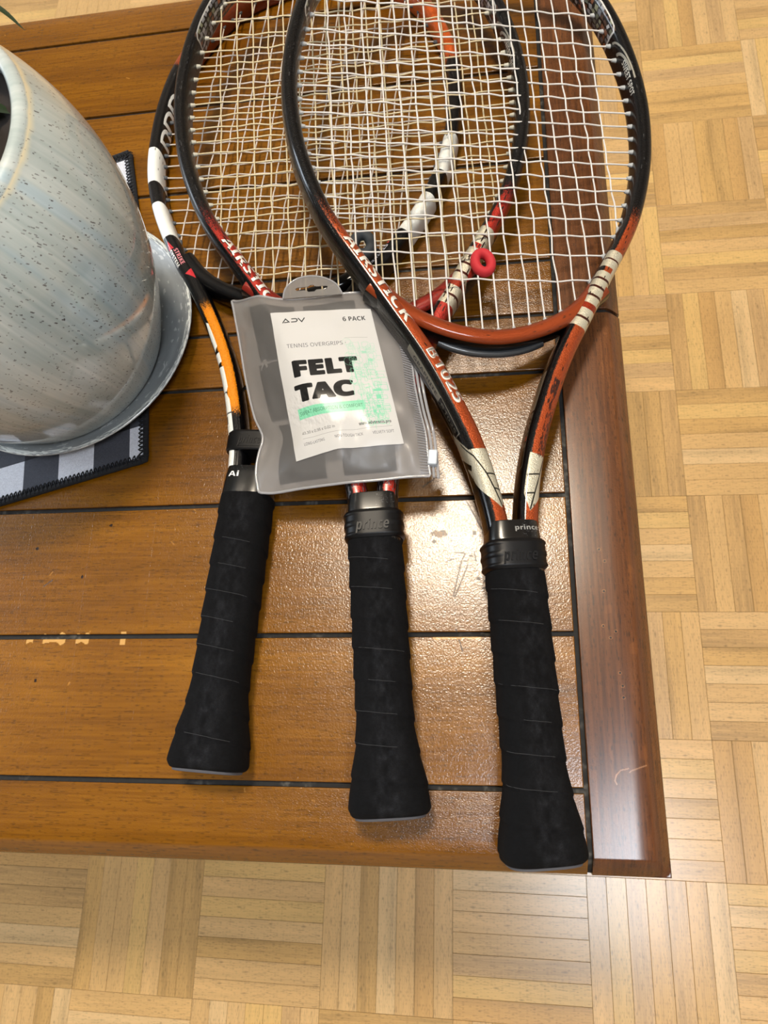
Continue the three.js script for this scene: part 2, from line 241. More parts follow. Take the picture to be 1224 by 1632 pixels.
// ---------------------------------------------------------------- checked mat, saucer, potted plant
const rough = (o) => std({ roughness: .9, ...o });
{
  const t = thing('plaid_mat', 'black and white checked cloth mat with a stitched black border under the plant saucer', 'mat');
  const A = [.177, -.327], dx = [-.9737, .228], dz = [-.1690, -.9856];     // near right corner, along the front edge to the left, along the right edge away
  const Lx = .44, Lz = .300, y0 = TOP + .0004, th = .0024;
  const P = (a, b) => { const s = Math.sin(Math.PI * clamp(b / Lz)) * .006, q = Math.sin(Math.PI * clamp(a / Lx)) * .006; return [A[0] + dx[0] * (a) + dz[0] * b - dx[0] * s - dz[0] * q, A[1] + dx[1] * a + dz[1] * b - dx[1] * s - dz[1] * q]; };
  const ck = .0292, ckz = .0268, ph = { x: .0105 - .0292, z: .0275 };
  const map = dataTex(1408, 960, (x, y) => {
    const a = x / 1408 * Lx, b = y / 960 * Lz, i = Math.floor((a - ph.x) / ck + 40), j = Math.floor((b - ph.z) / ckz + 41);
    const wx = i % 2, wz = j % 2; const tw = ((x + y * 2) % 5) < 2 ? 1 : 0, th2 = (y % 4) < 2 ? 1 : 0, n = noise(x / 2, y / 2, 4) * 22;
    if (!wx && !wz) return [226 + n - th2 * 10, 229 + n - th2 * 10, 238 + n - th2 * 8];
    if (wx !== wz) { const v = tw ? 30 : 88; return [v + n * .6, v + 3 + n * .6, v + 12 + n * .7]; }
    return [22 + n * .4, 24 + n * .4, 32 + n * .5];
  });
  map.wrapS = map.wrapT = THREE.ClampToEdgeWrapping;
  const ins = .004;
  part('cloth', mergeGeometries([grid(44, 30, (a, b) => { const q = P(lerp(ins, Lx - ins, a), lerp(ins, Lz - ins, b)); return [q[0], y0 + th, q[1]]; }, false), grid(22, 15, (a, b) => { const q = P(lerp(ins, Lx - ins, a), lerp(ins, Lz - ins, b)); return [q[0], y0, q[1]]; }, true)]), rough({ map, bumpMap: bump(30, 22), bumpScale: .0006, side: THREE.DoubleSide }), t);
  const loop = []; const n1 = 40, n2 = 28;
  for (let i = 0; i < n1; i++) loop.push([lerp(0, Lx, i / n1), 0]); for (let i = 0; i < n2; i++) loop.push([Lx, lerp(0, Lz, i / n2)]); for (let i = 0; i < n1; i++) loop.push([lerp(Lx, 0, i / n1), Lz]); for (let i = 0; i < n2; i++) loop.push([0, lerp(Lz, 0, i / n2)]);
  const lp = loop.map(([a, b]) => { const q = P(clamp(a, .0015, Lx - .0015), clamp(b, .0015, Lz - .0015)); return new THREE.Vector3(q[0], y0 + .0022, q[1]); });
  const black = rough({ color: 0x0c0d12 });
  const band = tube(lp, .0022, 260, 8, true);
  part('border', band, black, t);
  // overlock stitches: slanting thread loops along the border
  const curve = new THREE.CatmullRomCurve3(lp, true), st = [], total = curve.getLength(), n = Math.floor(total / .0034), up = new THREE.Vector3(0, 1, 0);
  for (let i = 0; i < n; i++) {
    const p = curve.getPointAt(i / n), d = curve.getTangentAt(i / n), q = curve.getPointAt(((i + .55) / n) % 1), inn = new THREE.Vector3().crossVectors(d, up).normalize();
    const c = new THREE.Vector3(A[0] + dx[0] * Lx / 2 + dz[0] * Lz / 2, 0, A[1] + dx[1] * Lx / 2 + dz[1] * Lz / 2); if (inn.dot(c.clone().sub(p)) < 0) inn.negate();
    const a1 = p.clone().addScaledVector(inn, -.0019), a2 = p.clone().setY(p.y + .0024), a3 = q.clone().addScaledVector(inn, .0058).setY(y0 + th + .0004), a4 = curve.getPointAt(((i + 1) / n) % 1).setY(p.y + .0022);
    st.push(tube([a1, a2, a3, a4], .00055, 7, 4));
  }
  const m = part('border_stitching', mergeGeometries(st), black, t); m.userData.kind = 'stuff';
}
const MATTOP = TOP + .0030;
{
  const t = thing('plant_saucer', 'round grey glazed saucer with a chipped pale rim standing on the checked mat', 'saucer'); t.position.set(.1005, MATTOP, -.4345);
  const pr = [[0, 0], [.070, 0], [.078, .0015], [.088, .005], [.100, .0105], [.1045, .0130], [.1062, .0145], [.1060, .0158], [.1045, .0160], [.1018, .0150], [.097, .0125], [.088, .0085], [.080, .0058], [.074, .0050], [0, .0050]];
  const map = dataTex(1024, 256, (x, y) => {
    const v = y / 256, n = fbm(x / 30, y / 16, 61, 4), f = noise(x / 5, y / 3, 8);
    let c = [122 + n * 34, 126 + n * 34, 128 + n * 34];
    const rim = sstep(.42, .47, v) * (1 - sstep(.60, .66, v));
    if (rim > .2 && f * .6 + n * .7 > .62) c = [214, 218, 214];
    if (fbm(x / 9, y / 7, 15, 3) > .71) c = c.map(q => lerp(q, 215, .55));
    return c;
  });
  const pts = pr.map(q => new THREE.Vector2(...q)); const crv = new THREE.SplineCurve(pts.slice(1, -1));
  part('saucer_dish', new THREE.LatheGeometry([pts[0], ...crv.getPoints(60), pts[pts.length - 1]], 96), std({ map, roughness: .34, clearcoat: .5, clearcoatRoughness: .15, metalness: .15 }), t);
}
{
  const t = thing('potted_plant', 'tall speckled pale blue grey glazed pot with a green leafy plant', 'potted plant'); t.position.set(.1016, MATTOP + .0052, -.4203);
  const H = .2065;
  const poly = (k) => .0789 + .0927 * k - .0317 * k * k - .0426 * k * k * k;
  const pts = [new THREE.Vector2(0, 0), new THREE.Vector2(.070, 0), new THREE.Vector2(.0755, .001)];
  for (let i = 0; i <= 44; i++) { const k = i / 44; pts.push(new THREE.Vector2(poly(k) - (k < .04 ? (.04 - k) * .03 : 0), .002 + k * (H - .004))); }
  pts.push(...[[.0968, H + .0002], [.0955, H + .0022], [.0935, H + .0034], [.0910, H + .0034], [.0892, H + .0018], [.0885, H - .002], [.0890, H - .012], [.098, H - .04], [.102, H - .07], [.095, H - .12], [0, H - .13]].map(q => new THREE.Vector2(...q)));
  const map = dataTex(2048, 1024, (x, y) => {
    const v = y / 1024, X = x / 2048;                                   // v runs along the profile from foot to mouth
    const sx = X * 60 + v * 3, streak = .55 * fbm(sx * 1.2, v * 2.2, 7, 3) + .45 * fbm(sx * 6, v * 3, 9, 3), cloud = fbm(X * 14, v * 2.5, 90, 3);
    let c = [lerp(146, 212, streak), lerp(162, 217, streak), lerp(162, 214, streak)];
    c = [c[0] + (cloud - .5) * 34, c[1] + (cloud - .5) * 32, c[2] + (cloud - .5) * 28];
    const blue = sstep(.55, .75, fbm(X * 44 + v * 2, v * 2, 33, 3)); c = [c[0] - blue * 12, c[1] - blue * 4, c[2] + blue * 5];
    // cream where the glaze breaks over the rim edge, patchy
    const br = (1 - sstep(.004, .020, Math.abs(v - .812) + .010 * noise(X * 90, v * 30, 5))) * sstep(.3, .6, noise(X * 30, 1, 4)); c = [lerp(c[0], 222, br), lerp(c[1], 212, br), lerp(c[2], 180, br)];
    return c;
  });
  // iron speckles, short dashes leaning with the throwing lines
  { const d = map.image.data, r = rng(12); for (let i = 0; i < 9000; i++) { const x = r() * 2048, y = r() * 860, L = 1 + r() * r() * 9, k = .35 + r() * .55, w = r() < .12 ? 1.6 : .8; for (let s = 0; s < L; s += .5) for (let o = 0; o < w; o += .8) { const px = (Math.floor(x + s * .35 + o) + 2048) % 2048, py = Math.floor(y - s * 1.0), q = (py * 2048 + px) * 4; if (py < 0) continue; d[q] = d[q] * (1 - k) + 52 * k; d[q + 1] = d[q + 1] * (1 - k) + 46 * k; d[q + 2] = d[q + 2] * (1 - k) + 46 * k; } } }
  part('pot', new THREE.LatheGeometry(pts, 128), std({ map, roughness: .35, clearcoat: .9, clearcoatRoughness: .05 }), t);
  part('soil', grid(40, 24, (a, b) => { const r = b * .0945, an = a * Math.PI * 2; return [Math.cos(an) * r, H - .032 + fbm(Math.cos(an) * r * 160 + 50, Math.sin(an) * r * 160 + 50, 4, 3) * .012, Math.sin(an) * r]; }, true), rough({ color: 0x1c130c, side: THREE.DoubleSide }), t);
  const leafMat = std({ color: 0x26381a, roughness: .5, transmission: .25, thickness: 0, side: THREE.DoubleSide }), leafMat2 = std({ color: 0x6f8f2c, roughness: .45, transmission: .3, thickness: 0, side: THREE.DoubleSide });
  const leaf = (pts, w, mat) => { const c = new THREE.CatmullRomCurve3(pts.map(p => new THREE.Vector3(...p))); return part('leaf', grid(6, 24, (a, b) => { const p = c.getPoint(b), d = c.getTangent(b), s = new THREE.Vector3(-d.z, 0, d.x).normalize(), ww = w * Math.pow(Math.sin(Math.PI * clamp(.12 + b * .88)), .8) * (b > .98 ? .3 : 1), o = (a - .5) * 2; return [p.x + s.x * o * ww, p.y + Math.abs(o) * ww * .28, p.z + s.z * o * ww]; }), mat, t); };
  const LEAVES = [
    [[[0, .175, 0], [-.012, .25, -.05], [.026, .232, -.097], [.0613, .2035, -.0995], [.0702, .191, -.0962]], .0026, 0],
    [[[0, .175, 0], [.028, .196, -.026], [.052, .190, -.044], [.0632, .176, -.0515]], .012, 0],
    [[[0, .175, 0], [.026, .184, -.014], [.050, .182, -.040], [.0600, .170, -.0470]], .010, 1],
    [[[0, .175, 0], [-.05, .29, -.03], [-.12, .33, -.05], [-.19, .29, -.06]], .014, 0],
    [[[0, .175, 0], [-.05, .27, .03], [-.12, .30, .06], [-.18, .24, .09]], .013, 1],
    [[[0, .175, 0], [-.03, .29, -.06], [-.06, .35, -.14], [-.09, .31, -.22]], .013, 0],
    [[[0, .175, 0], [-.02, .27, .01], [-.06, .33, .03], [-.13, .36, .02]], .012, 0]];
  LEAVES.forEach(([p, w, k]) => leaf(p, w, k ? leafMat2 : leafMat));
}

// ---------------------------------------------------------------- tennis rackets
const font = await new FontLoader().loadAsync('fonts/droid/droid_sans_bold.typeface.json');
function sup(w, h, e, n) {                                            // closed section, bottom -> outer(+x) -> top -> inner, by perimeter
  const raw = []; for (let i = 0; i <= 400; i++) { const a = i / 400 * Math.PI * 2, s = Math.sin(a), c = Math.cos(a); raw.push([w / 2 * Math.sign(s) * Math.abs(s) ** (2 / e), -h / 2 * Math.sign(c) * Math.abs(c) ** (2 / e)]); }
  const L = [0]; for (let i = 1; i <= 400; i++) L.push(L[i - 1] + Math.hypot(raw[i][0] - raw[i - 1][0], raw[i][1] - raw[i - 1][1]));
  const out = []; let k = 0; for (let i = 0; i <= n; i++) { const t = L[400] * i / n; while (k < 399 && L[k + 1] < t) k++; const f = clamp((t - L[k]) / Math.max(1e-9, L[k + 1] - L[k])); out.push([lerp(raw[k][0], raw[k + 1][0], f), lerp(raw[k][1], raw[k + 1][1], f)]); }
  return out;
}
function sweep(rings, flip, us, cap = true) {                         // rings: [[x,y,z] x (n+1)]
  const n = rings[0].length - 1, m = rings.length - 1;
  const g = grid(n, m, (a, b) => rings[Math.round(b * m)][Math.round(a * n)], flip, (a, b) => [us ? us[Math.round(b * m)] : b, a]);
  if (!cap) return g;
  const caps = [0, m].map(k => { const r = rings[k].slice(0, -1), c = [0, 1, 2].map(q => r.reduce((s, p) => s + p[q], 0) / r.length), p = [...c], uv = [k ? 1 : 0, .5], ix = []; r.forEach(q => { p.push(...q); uv.push(k ? 1 : 0, .5); }); for (let i = 0; i < r.length; i++) { const a = i + 1, b = (i + 1) % r.length + 1; ((k === 0) !== flip) ? ix.push(0, b, a) : ix.push(0, a, b); } const q = new THREE.BufferGeometry(); q.setAttribute('position', new THREE.Float32BufferAttribute(p, 3)); q.setAttribute('uv', new THREE.Float32BufferAttribute(uv, 2)); q.setIndex(ix); q.computeVertexNormals(); return q; });
  return mergeGeometries([g, ...caps]);
}
const V3 = (v, y, u) => new THREE.Vector3(v, y, -u);                  // racket space: v right, y up, u from butt to tip
const HALF_P = [[.168, .0085], [.190, .0092], [.205, .0108], [.230, .0155], [.255, .0225], [.280, .0322], [.296, .0390], [.316, .0490], [.345, .0665], [.380, .0880], [.400, .1005], [.420, .1110], [.450, .1218], [.480, .1286], [.520, .1318], [.560, .1285], [.600, .1190], [.630, .1055], [.655, .0850], [.672, .0560], [.6785, .0280], [.6805, 0]];
const HALF_B = [[.168, .0085], [.190, .0090], [.210, .0102], [.230, .0140], [.256, .0205], [.280, .0285], [.305, .0395], [.330, .0530], [.358, .0700], [.371, .0795], [.400, .0970], [.427, .1100], [.453, .1190], [.479, .1240], [.513, .1262], [.540, .1255], [.574, .1205], [.600, .1115], [.630, .0965], [.657, .0745], [.671, .0500], [.6785, .0270], [.6805, 0]];
function halfPath(pts) {
  const c = new THREE.CatmullRomCurve3(pts.map(p => new THREE.Vector3(p[1], p[0], 0)), false, 'centripetal'), N = 150, P = c.getSpacedPoints(N), T = P.map((_, i) => { const a = P[Math.max(0, i - 1)], b = P[Math.min(N, i + 1)]; return new THREE.Vector3(b.x - a.x, b.y - a.y, 0).normalize(); });
  T[N].set(-1, 0, 0); const len = c.getLength();
  const s = (u) => { for (let i = 1; i <= N; i++) if (P[i].y >= u) return (i - 1 + (u - P[i - 1].y) / (P[i].y - P[i - 1].y)) / N; return 1; };
  const w = (u) => { const k = s(u) * N, i = Math.min(N - 1, Math.floor(k)); return lerp(P[i].x, P[i + 1].x, k - i); };
  return { P, T, N, len, s, w };
}
const PATH = { P: halfPath(HALF_P), B: halfPath(HALF_B) };
function frameHalf(path, side, sect) {
  const rings = [], us = [];
  path.P.forEach((p, i) => { const [w, h, e] = sect(p.y), q = sup(w, h, e, 30), ox = path.T[i].y, ou = -path.T[i].x; rings.push(q.map(([x, y]) => [side * (p.x + x * ox), y, -(p.y + x * ou)])); us.push(i / path.N); });
  return sweep(rings, side < 0, us, false);
}
const sectP = (u) => { const k = sstep(.30, .42, u); return [lerp(.0142, .0118, k), lerp(.0222, .0235, k), lerp(3.2, 2.9, k)]; };
const sectB = (u) => { const k = sstep(.30, .42, u); return [lerp(.0132, .0120, k), lerp(.0220, .0225, k), 3.0]; };
// paint, drawn on a strip: x = distance along the tube from the grip, y = round the tube (0.5 = top face, <0.5 outer wall, >0.5 inner wall)
function paint(path, draw, seed) {
  return canvasTex(2048, 320, (g, W, H) => {
    const X = (u) => path.s(u) * W, Y = (f) => (1 - f) * H, ppm = W / path.len;
    g.fillStyle = '#070709'; g.fillRect(0, 0, W, H);
    const band = (u0, u1, f0, f1, col) => { g.fillStyle = col; g.fillRect(X(u0), Y(f1), X(u1) - X(u0), Y(f0) - Y(f1)); };
    const poly = (pts, col) => { g.fillStyle = col; g.beginPath(); pts.forEach(([u, f], i) => i ? g.lineTo(X(u), Y(f)) : g.moveTo(X(u), Y(f))); g.closePath(); g.fill(); };
    const line = (pts, col, w) => { g.strokeStyle = col; g.lineWidth = w; g.beginPath(); pts.forEach(([u, f], i) => i ? g.lineTo(X(u), Y(f)) : g.moveTo(X(u), Y(f))); g.stroke(); };
    const text = (s, u, f, size, col, sx, sy, font = 'bold', stretch = 1) => { g.save(); g.translate(X(u), Y(f)); g.scale(sx * stretch, sy); g.fillStyle = col; g.font = `${font} ${size}px sans-serif`; g.textBaseline = 'middle'; g.textAlign = 'left'; g.fillText(s, 0, 0); g.restore(); };
    // coat that breaks up into flecks at its ends
    const coat = (u0, u1, f0, f1, rgb, fade0, fade1) => { const x0 = Math.max(0, Math.floor(X(u0))), x1 = Math.min(W, Math.ceil(X(u1))), im = g.getImageData(x0, 0, x1 - x0, H), d = im.data; for (let y = 0; y < H; y++) { const f = 1 - y / H; if (f < f0 - .04 || f > f1 + .04) continue; const ef = Math.min((f - f0) / .025 + .5, (f1 - f) / .025 + .5); for (let x = x0; x < x1; x++) { const a = Math.min(fade0 ? (x - x0) / (fade0 * ppm) : 9, fade1 ? (x1 - x) / (fade1 * ppm) : 9, ef), n = noise(x * .8, y * .8, seed), m = clamp((a - n * .85) * 3 + .2), q = (y * (x1 - x0) + x - x0) * 4, v = 1 + (noise(x * .45, y * .6, seed + 3) - .5) * .22; for (let c = 0; c < 3; c++) d[q + c] = lerp(d[q + c], rgb[c] * v, m); } } g.putImageData(im, x0, 0); };
    const chips = (u0, u1, f0, f1, n, col, size) => { const r = rng(seed + n); g.fillStyle = col; for (let i = 0; i < n; i++) { const x = X(lerp(u0, u1, r())), y = Y(lerp(f0, f1, r())); g.save(); g.translate(x, y); g.scale(1.6 + r() * 2.5, 1); g.beginPath(); g.arc(0, 0, size * (.3 + r()), 0, 7); g.fill(); g.restore(); } };
    draw({ g, W, H, X, Y, ppm, band, poly, line, text, coat, chips });
  });
}
const SIL = '#c2bca8', ORANGE = [152, 66, 30];
function paintP(side, seed, worn, red) {
  const path = PATH.P;
  return paint(path, (k) => {
    const { g, X, Y, band, poly, line, text, coat, chips } = k, left = side < 0;
    if (left) coat(.165, .437, .465, .76, red, 0, .05); else coat(.165, .430, .26, .545, red, 0, .025);
    // silver wedge above the grip
    if (left) { poly([[.205, .56], [.213, .66], [.243, .62], [.246, .40], [.250, .36], [.262, .20], [.248, .14], [.224, .33], [.216, .42]], SIL); line([[.206, .57], [.228, .50], [.241, .43], [.252, .30]], '#1b1a16', 4); line([[.228, .50], [.226, .62]], '#1b1a16', 3); line([[.218, .53], [.216, .62]], '#1b1a16', 3); poly([[.236, .36], [.244, .17], [.239, .16], [.233, .33]], '#101010'); text('25', .2300, .30, 18, '#2a2a26', -1, 1); }
    else { poly([[.203, .50], [.212, .40], [.240, .37], [.241, .56], [.214, .575]], SIL); line([[.204, .50], [.222, .44], [.240, .39]], '#1b1a16', 4); line([[.226, .56], [.228, .43]], '#1b1a16', 3); line([[.214, .56], [.215, .46]], '#1b1a16', 3); band(.19, .222, .30, .40, '#15110f'); }
    if (left) {
      const lab = (s, u, f, sz, stretch) => { text(s, u - .0005, f - .010, sz, '#3a1a12', -1, 1, 'bold', stretch); text(s, u, f, sz, '#f0ece4', -1, 1, 'bold', stretch); };
      lab('AIRSTICK', .3960, .545, 50, 1.12);
      text('B1025', .3145, .545, 50, '#f2efe8', -1, 1, 'bold', 1.02); text('B1025', .3140, .545, 40, '#8f8a86', -1, 1, 'normal', 1.22);
      // outlined strip with print on the outer wall
      g.strokeStyle = '#8f8c82'; g.lineWidth = 3; g.lineJoin = 'round'; const x0 = X(.258), x1 = X(.322), y0 = Y(.37), y1 = Y(.24);
      g.fillStyle = '#8a877c'; g.beginPath(); g.moveTo(x1, (y0 + y1) / 2 - 22); g.lineTo(x1 - 16, y0); g.lineTo(X(.284), y0); g.lineTo(X(.284), y1); g.lineTo(x1 - 16, y1); g.lineTo(x1, (y0 + y1) / 2 + 10); g.fill();
      g.strokeRect(x0, y0, X(.284) - x0, y1 - y0); text('GRAPHITE', .316, .305, 27, '#1c1c1a', -1, 1, 'bold', .82); text('B1025', .2815, .305, 27, '#77756c', -1, 1);
      line([[.325, .33], [.345, .27], [.37, .25], [.41, .25]], '#3c3d3c', 5); line([[.325, .33], [.329, .37], [.345, .33]], '#3c3d3c', 3);
    } else {
      // label with small print on the inner wall of the other shaft
      band(.270, .297, .64, .80, '#7d7b70'); line([[.270, .64], [.297, .64], [.297, .80], [.270, .80], [.270, .64]], '#a09d92', 2); line([[.272, .70], [.295, .70]], '#2a2a26', 3); line([[.272, .745], [.295, .745]], '#2a2a26', 3);
      const r = rng(3); for (let l = 0; l < 7; l++) { let u = .268; while (u > .246) { const w = .0012 + r() * .004; band(u - w, u, .650 + l * .021, .662 + l * .021, '#8b8980'); u -= w + .0012; } }
      band(.249, .252, .65, .675, '#b8443a'); line([[.232, .64], [.268, .64]], '#8b8980', 2); line([[.232, .64], [.229, .80]], '#8b8980', 2);
      // bands on the throat
      let u = .331; const bands = [[.0058, 1], [.0014, 0], [.0058, 1], [.0040, 0], [.0052, 1], [.0014, 0], [.0052, 1], [.0014, 0], [.0050, 1], [.0014, 0], [.0048, 1], [.0036, 2], [.0056, 1], [.0010, 0], [.006, 1]];
      for (const [d, m] of bands) { if (m) band(u, u + d, .20, m === 2 ? .45 : .64, SIL); else band(u, u + d, .20, .64, d > .003 ? '#8c2c14' : '#3a140a'); u += d; }
      text('SWEET SPOT', .5600, .63, 32, '#c4c2b8', -1, -1, 'bold', .58);
      g.strokeStyle = '#8d8a80'; g.lineWidth = 7; g.beginPath(); g.moveTo(X(.540), Y(.545)); g.quadraticCurveTo(X(.578), Y(.545), X(.580), Y(.69)); g.stroke(); g.lineWidth = 9; g.beginPath(); g.moveTo(X(.548), Y(.575)); g.quadraticCurveTo(X(.568), Y(.575), X(.5695), Y(.70)); g.stroke();
    }
    // mosaic bumper guard round the tip, with a silver edge
    { const x0 = X(.586), x1 = k.W, r = rng(seed + 2), cols = ['#8f9093', '#6d6f74', '#a3623f', '#7c5038', '#5f6153', '#84866f', '#b0b1b3', '#4c3a30']; g.fillStyle = '#17130f'; g.fillRect(x0, Y(.93), x1 - x0, Y(.57) - Y(.93));
      for (let x = x0; x < x1; x += 18) for (let y = Y(.93); y < Y(.58); y += 21) { g.fillStyle = cols[Math.floor(r() * cols.length)]; g.save(); g.translate(x + 7 + (r() - .5) * 5, y + 7 + (r() - .5) * 5); g.rotate((r() - .5) * .9); const w = 11 + r() * 9, h = 13 + r() * 7; g.beginPath(); g.moveTo(-w / 2, -h / 2); g.lineTo(w / 2 - 2, -h / 2 + 1); g.lineTo(w / 2, h / 2 - 2); g.lineTo(-w / 2 + 2, h / 2); g.closePath(); g.fill(); g.restore(); }
      line([[.586, .94], [.586, .60], [.590, .565], [.60, .555], [.66, .55], [.6805, .55]], '#b9b8b4', 6); }
    chips(.17, .42, .40, .62, worn ? 150 : 60, '#2b1a14', worn ? 2.6 : 1.7); chips(.42, .60, .1, .9, worn ? 260 : 90, '#3a3a3c', 1.6);
    if (!left) { chips(.274, .292, .45, .51, 60, '#3a211b', 2.2); chips(.240, .274, .40, .48, 110, '#4a261c', 1.8); }
    if (worn) chips(.165, .22, .3, .7, 160, '#6c6a70', 2.2);
  }, seed);
}
function paintB(side, seed) {
  const path = PATH.B;
  return paint(path, (k) => {
    const { g, X, Y, band, poly, line, text, coat, chips } = k, left = side < 0, WH = '#e9ece8', OR = [222, 132, 22];
    coat(.236, .338, left ? .455 : .36, left ? .59 : .66, OR, .012, .016);
    coat(left ? .574 : .562, .6805, .12, .90, left ? [134, 58, 24] : [186, 82, 26], .006, 0);
    // white panels
    for (const [a, b] of [[.4505, .4860], [.3955, .4290]]) { poly([[a, .06], [b, .06], [b, .52], [b - .006, .80], [a - .006, .80], [a, .52]], WH); line([[a - .004, .80], [a - .004, .94]], '#888', 2); }
    if (left) {
      // lettering running up the inner face of the rim
      g.save(); g.strokeStyle = WH; g.lineWidth = 15; for (const u of [.504, .524, .544]) { g.beginPath(); g.moveTo(X(u - .009), Y(.86)); g.lineTo(X(u - .009), Y(.62)); g.quadraticCurveTo(X(u + .006), Y(.60), X(u + .005), Y(.74)); g.lineTo(X(u + .004), Y(.86)); g.stroke(); } g.restore();
      // red and white decal at the throat
      poly([[.3915, .46], [.3835, .41], [.3835, .50]], '#c8323a'); poly([[.3535, .56], [.3605, .46], [.3625, .57]], '#c8323a'); g.strokeStyle = '#e8a8ac'; g.lineWidth = 2;
      text('STRIKE', .3825, .515, 27, '#e58f98', -1, 1, 'bold', .66); text('SYSTEM', .3835, .435, 27, '#f0f0ee', -1, 1, 'bold', .62);
      // white lettering on the outer wall of the shaft
      poly([[.318, .42], [.316, .455], [.296, .465], [.293, .40], [.305, .38]], WH); poly([[.2905, .36], [.291, .465], [.283, .465], [.282, .35]], WH); poly([[.2805, .34], [.279, .47], [.262, .475], [.2585, .45], [.259, .34]], WH);
      poly([[.2575, .33], [.2580, .44], [.252, .475], [.230, .485], [.197, .49], [.197, .26], [.2575, .26]], WH); line([[.2415, .26], [.2415, .49]], '#2a2a2a', 3); band(.246, .252, .28, .355, '#1a1a1a'); band(.2335, .2395, .375, .415, '#333833'); band(.2085, .2150, .35, .40, '#151515'); band(.168, .1995, .0, 1, '#0e0e10');
    } else {
      poly([[.3905, .60], [.3820, .55], [.3820, .64]], '#c8323a'); text('STRIKE', .381, .56, 26, '#d8d8e4', -1, -1, 'bold', .8); line([[.37, .66], [.395, .66]], '#9aa', 3);
      text('BLX', .2, .3, 20, '#0e0e10', -1, -1); chips(.2, .25, .3, .7, 60, '#55524c', 2);
    }
    chips(.3, .6, .1, .9, 40, '#3a3a3c', 1.6);
  }, seed);
}
const gripMap = dataTex(512, 1024, (x, y) => {
  const a = x / 512, s = y / 1024, n = fbm(x / 5, y / 5, 3, 3), scuff = fbm(x / 15, y / 34, 19, 5), speck = noise(x * .9, y * .9, 6);
  const mid = Math.exp(-(((a - .5) / .075) ** 2)) + .25 * Math.exp(-(((a - .42) / .05) ** 2));             // chalky wear where the palm rubs the top flat
  const w = clamp((scuff - .30) * 1.5) * mid * (.3 + .7 * speck);
  const v = 15 + n * 8 + w * 40; return [v, v * 1.02, v * 1.10];
});
gripMap.wrapS = gripMap.wrapT = THREE.ClampToEdgeWrapping;
const gripMat = std({ map: gripMap, roughness: .95, specularIntensity: .25, bumpMap: bump(14, 40), bumpScale: .0003 });
const rubber = std({ color: 0x0a0a0c, roughness: .42, specularIntensity: .55 }), tapeMat = std({ color: 0x0a0a0b, roughness: .22, clearcoat: .4, clearcoatRoughness: .2 });
function handleGeo(len, wraps, dir) {
  const rings = [], us = [], M = 220, pitch = len / wraps;
  for (let i = 0; i <= M; i++) {
    const u = len * i / M, fl = 1 - sstep(.004, .060, u), ed = u < .004 ? Math.sqrt(1 - ((.004 - u) / .004) ** 2) * .004 - .004 : 0;
    const w = lerp(.0345, .0475, fl ** 1.3), h = lerp(.0305, .0385, fl ** 1.3), ring = [];
    const base = sup(w + ed * 2, h + ed * 2, 3.1, 72);
    base.forEach(([x, y], k) => { const a = k / 72, ph = ((u / pitch + dir * (a - .5) * .9 + 100) % 1), st = (ph < .1 ? ph / .1 : 1 - (ph - .1) / .9) * .00095 * sstep(0, .005, u), r = Math.hypot(x, y); ring.push([x * (1 + st / r), y * (1 + st / r), -u]); });
    rings.push(ring); us.push(u / len);
  }
  const n = 72, g = grid(n, M, (a, b) => rings[Math.round(b * M)][Math.round(a * n)], false, (a, b) => [a, b]);
  const cap = grid(n, 3, (a, b) => { const q = rings[0][Math.round(a * n)]; return [q[0] * b, q[1] * b, .0002 * (1 - b)]; }, false, (a, b) => [a, .01]);
  return mergeGeometries([g, cap]);
}
// pale cut edges of the tape, lying along each overlap
function seamGeo(len, wraps, dir) {
  const gs = [], pitch = len / wraps, r = rng(wraps * 7 + 1);
  for (let k = 0; k < wraps; k++) {
    if (r() < .4) continue;
    const a0 = .30 + r() * .15, a1 = .55 + r() * .2, pts = [];
    for (let i = 0; i <= 8; i++) { const a = lerp(a0, a1, i / 8), u = ((k + .12) - dir * (a - .5) * .9) * pitch; if (u < .008 || u > len - .002) continue; const fl = 1 - sstep(.004, .060, u), q = sup(lerp(.0345, .0475, fl ** 1.3), lerp(.0305, .0385, fl ** 1.3), 3.1, 72)[Math.round(a * 72)], rr = Math.hypot(...q); pts.push(new THREE.Vector3(q[0] * (1 + .00098 / rr), q[1] * (1 + .00098 / rr), -u)); }
    if (pts.length > 3) gs.push(tube(pts, .00009, 12, 4));
  }
  return mergeGeometries(gs);
}
const seamMat = rough({ color: 0x4a4a4c });
function ringSweep(rows) { const rings = rows.map(([u, w, h, e, y = 0, f]) => sup(w, h, e, 56).map(([x, yy], k) => { const m = f ? f(k / 56, x / (w / 2)) : 0; return [x * (1 + m), yy * (1 + m * .6) + y, -u]; })); return sweep(rings, false, rows.map(r => (r[0] - rows[0][0]) / (rows[rows.length - 1][0] - rows[0][0])), true); }
function letters(str, size, depth, width) { const g = new TextGeometry(str, { font, size, depth, curveSegments: 3, bevelEnabled: false }); g.computeBoundingBox(); const b = g.boundingBox, s = width / (b.max.x - b.min.x); g.translate(-(b.min.x + b.max.x) / 2, -size / 2, 0); g.scale(s, 1, 1); const sh = new THREE.Matrix4().set(1, .18, 0, 0, 0, 1, 0, 0, 0, 0, 1, 0, 0, 0, 0, 1); g.applyMatrix4(sh); g.rotateX(-Math.PI / 2); return g; }
const gromGeo = new THREE.CylinderGeometry(.0012, .0021, .0052, 10).translate(0, .0024, 0);

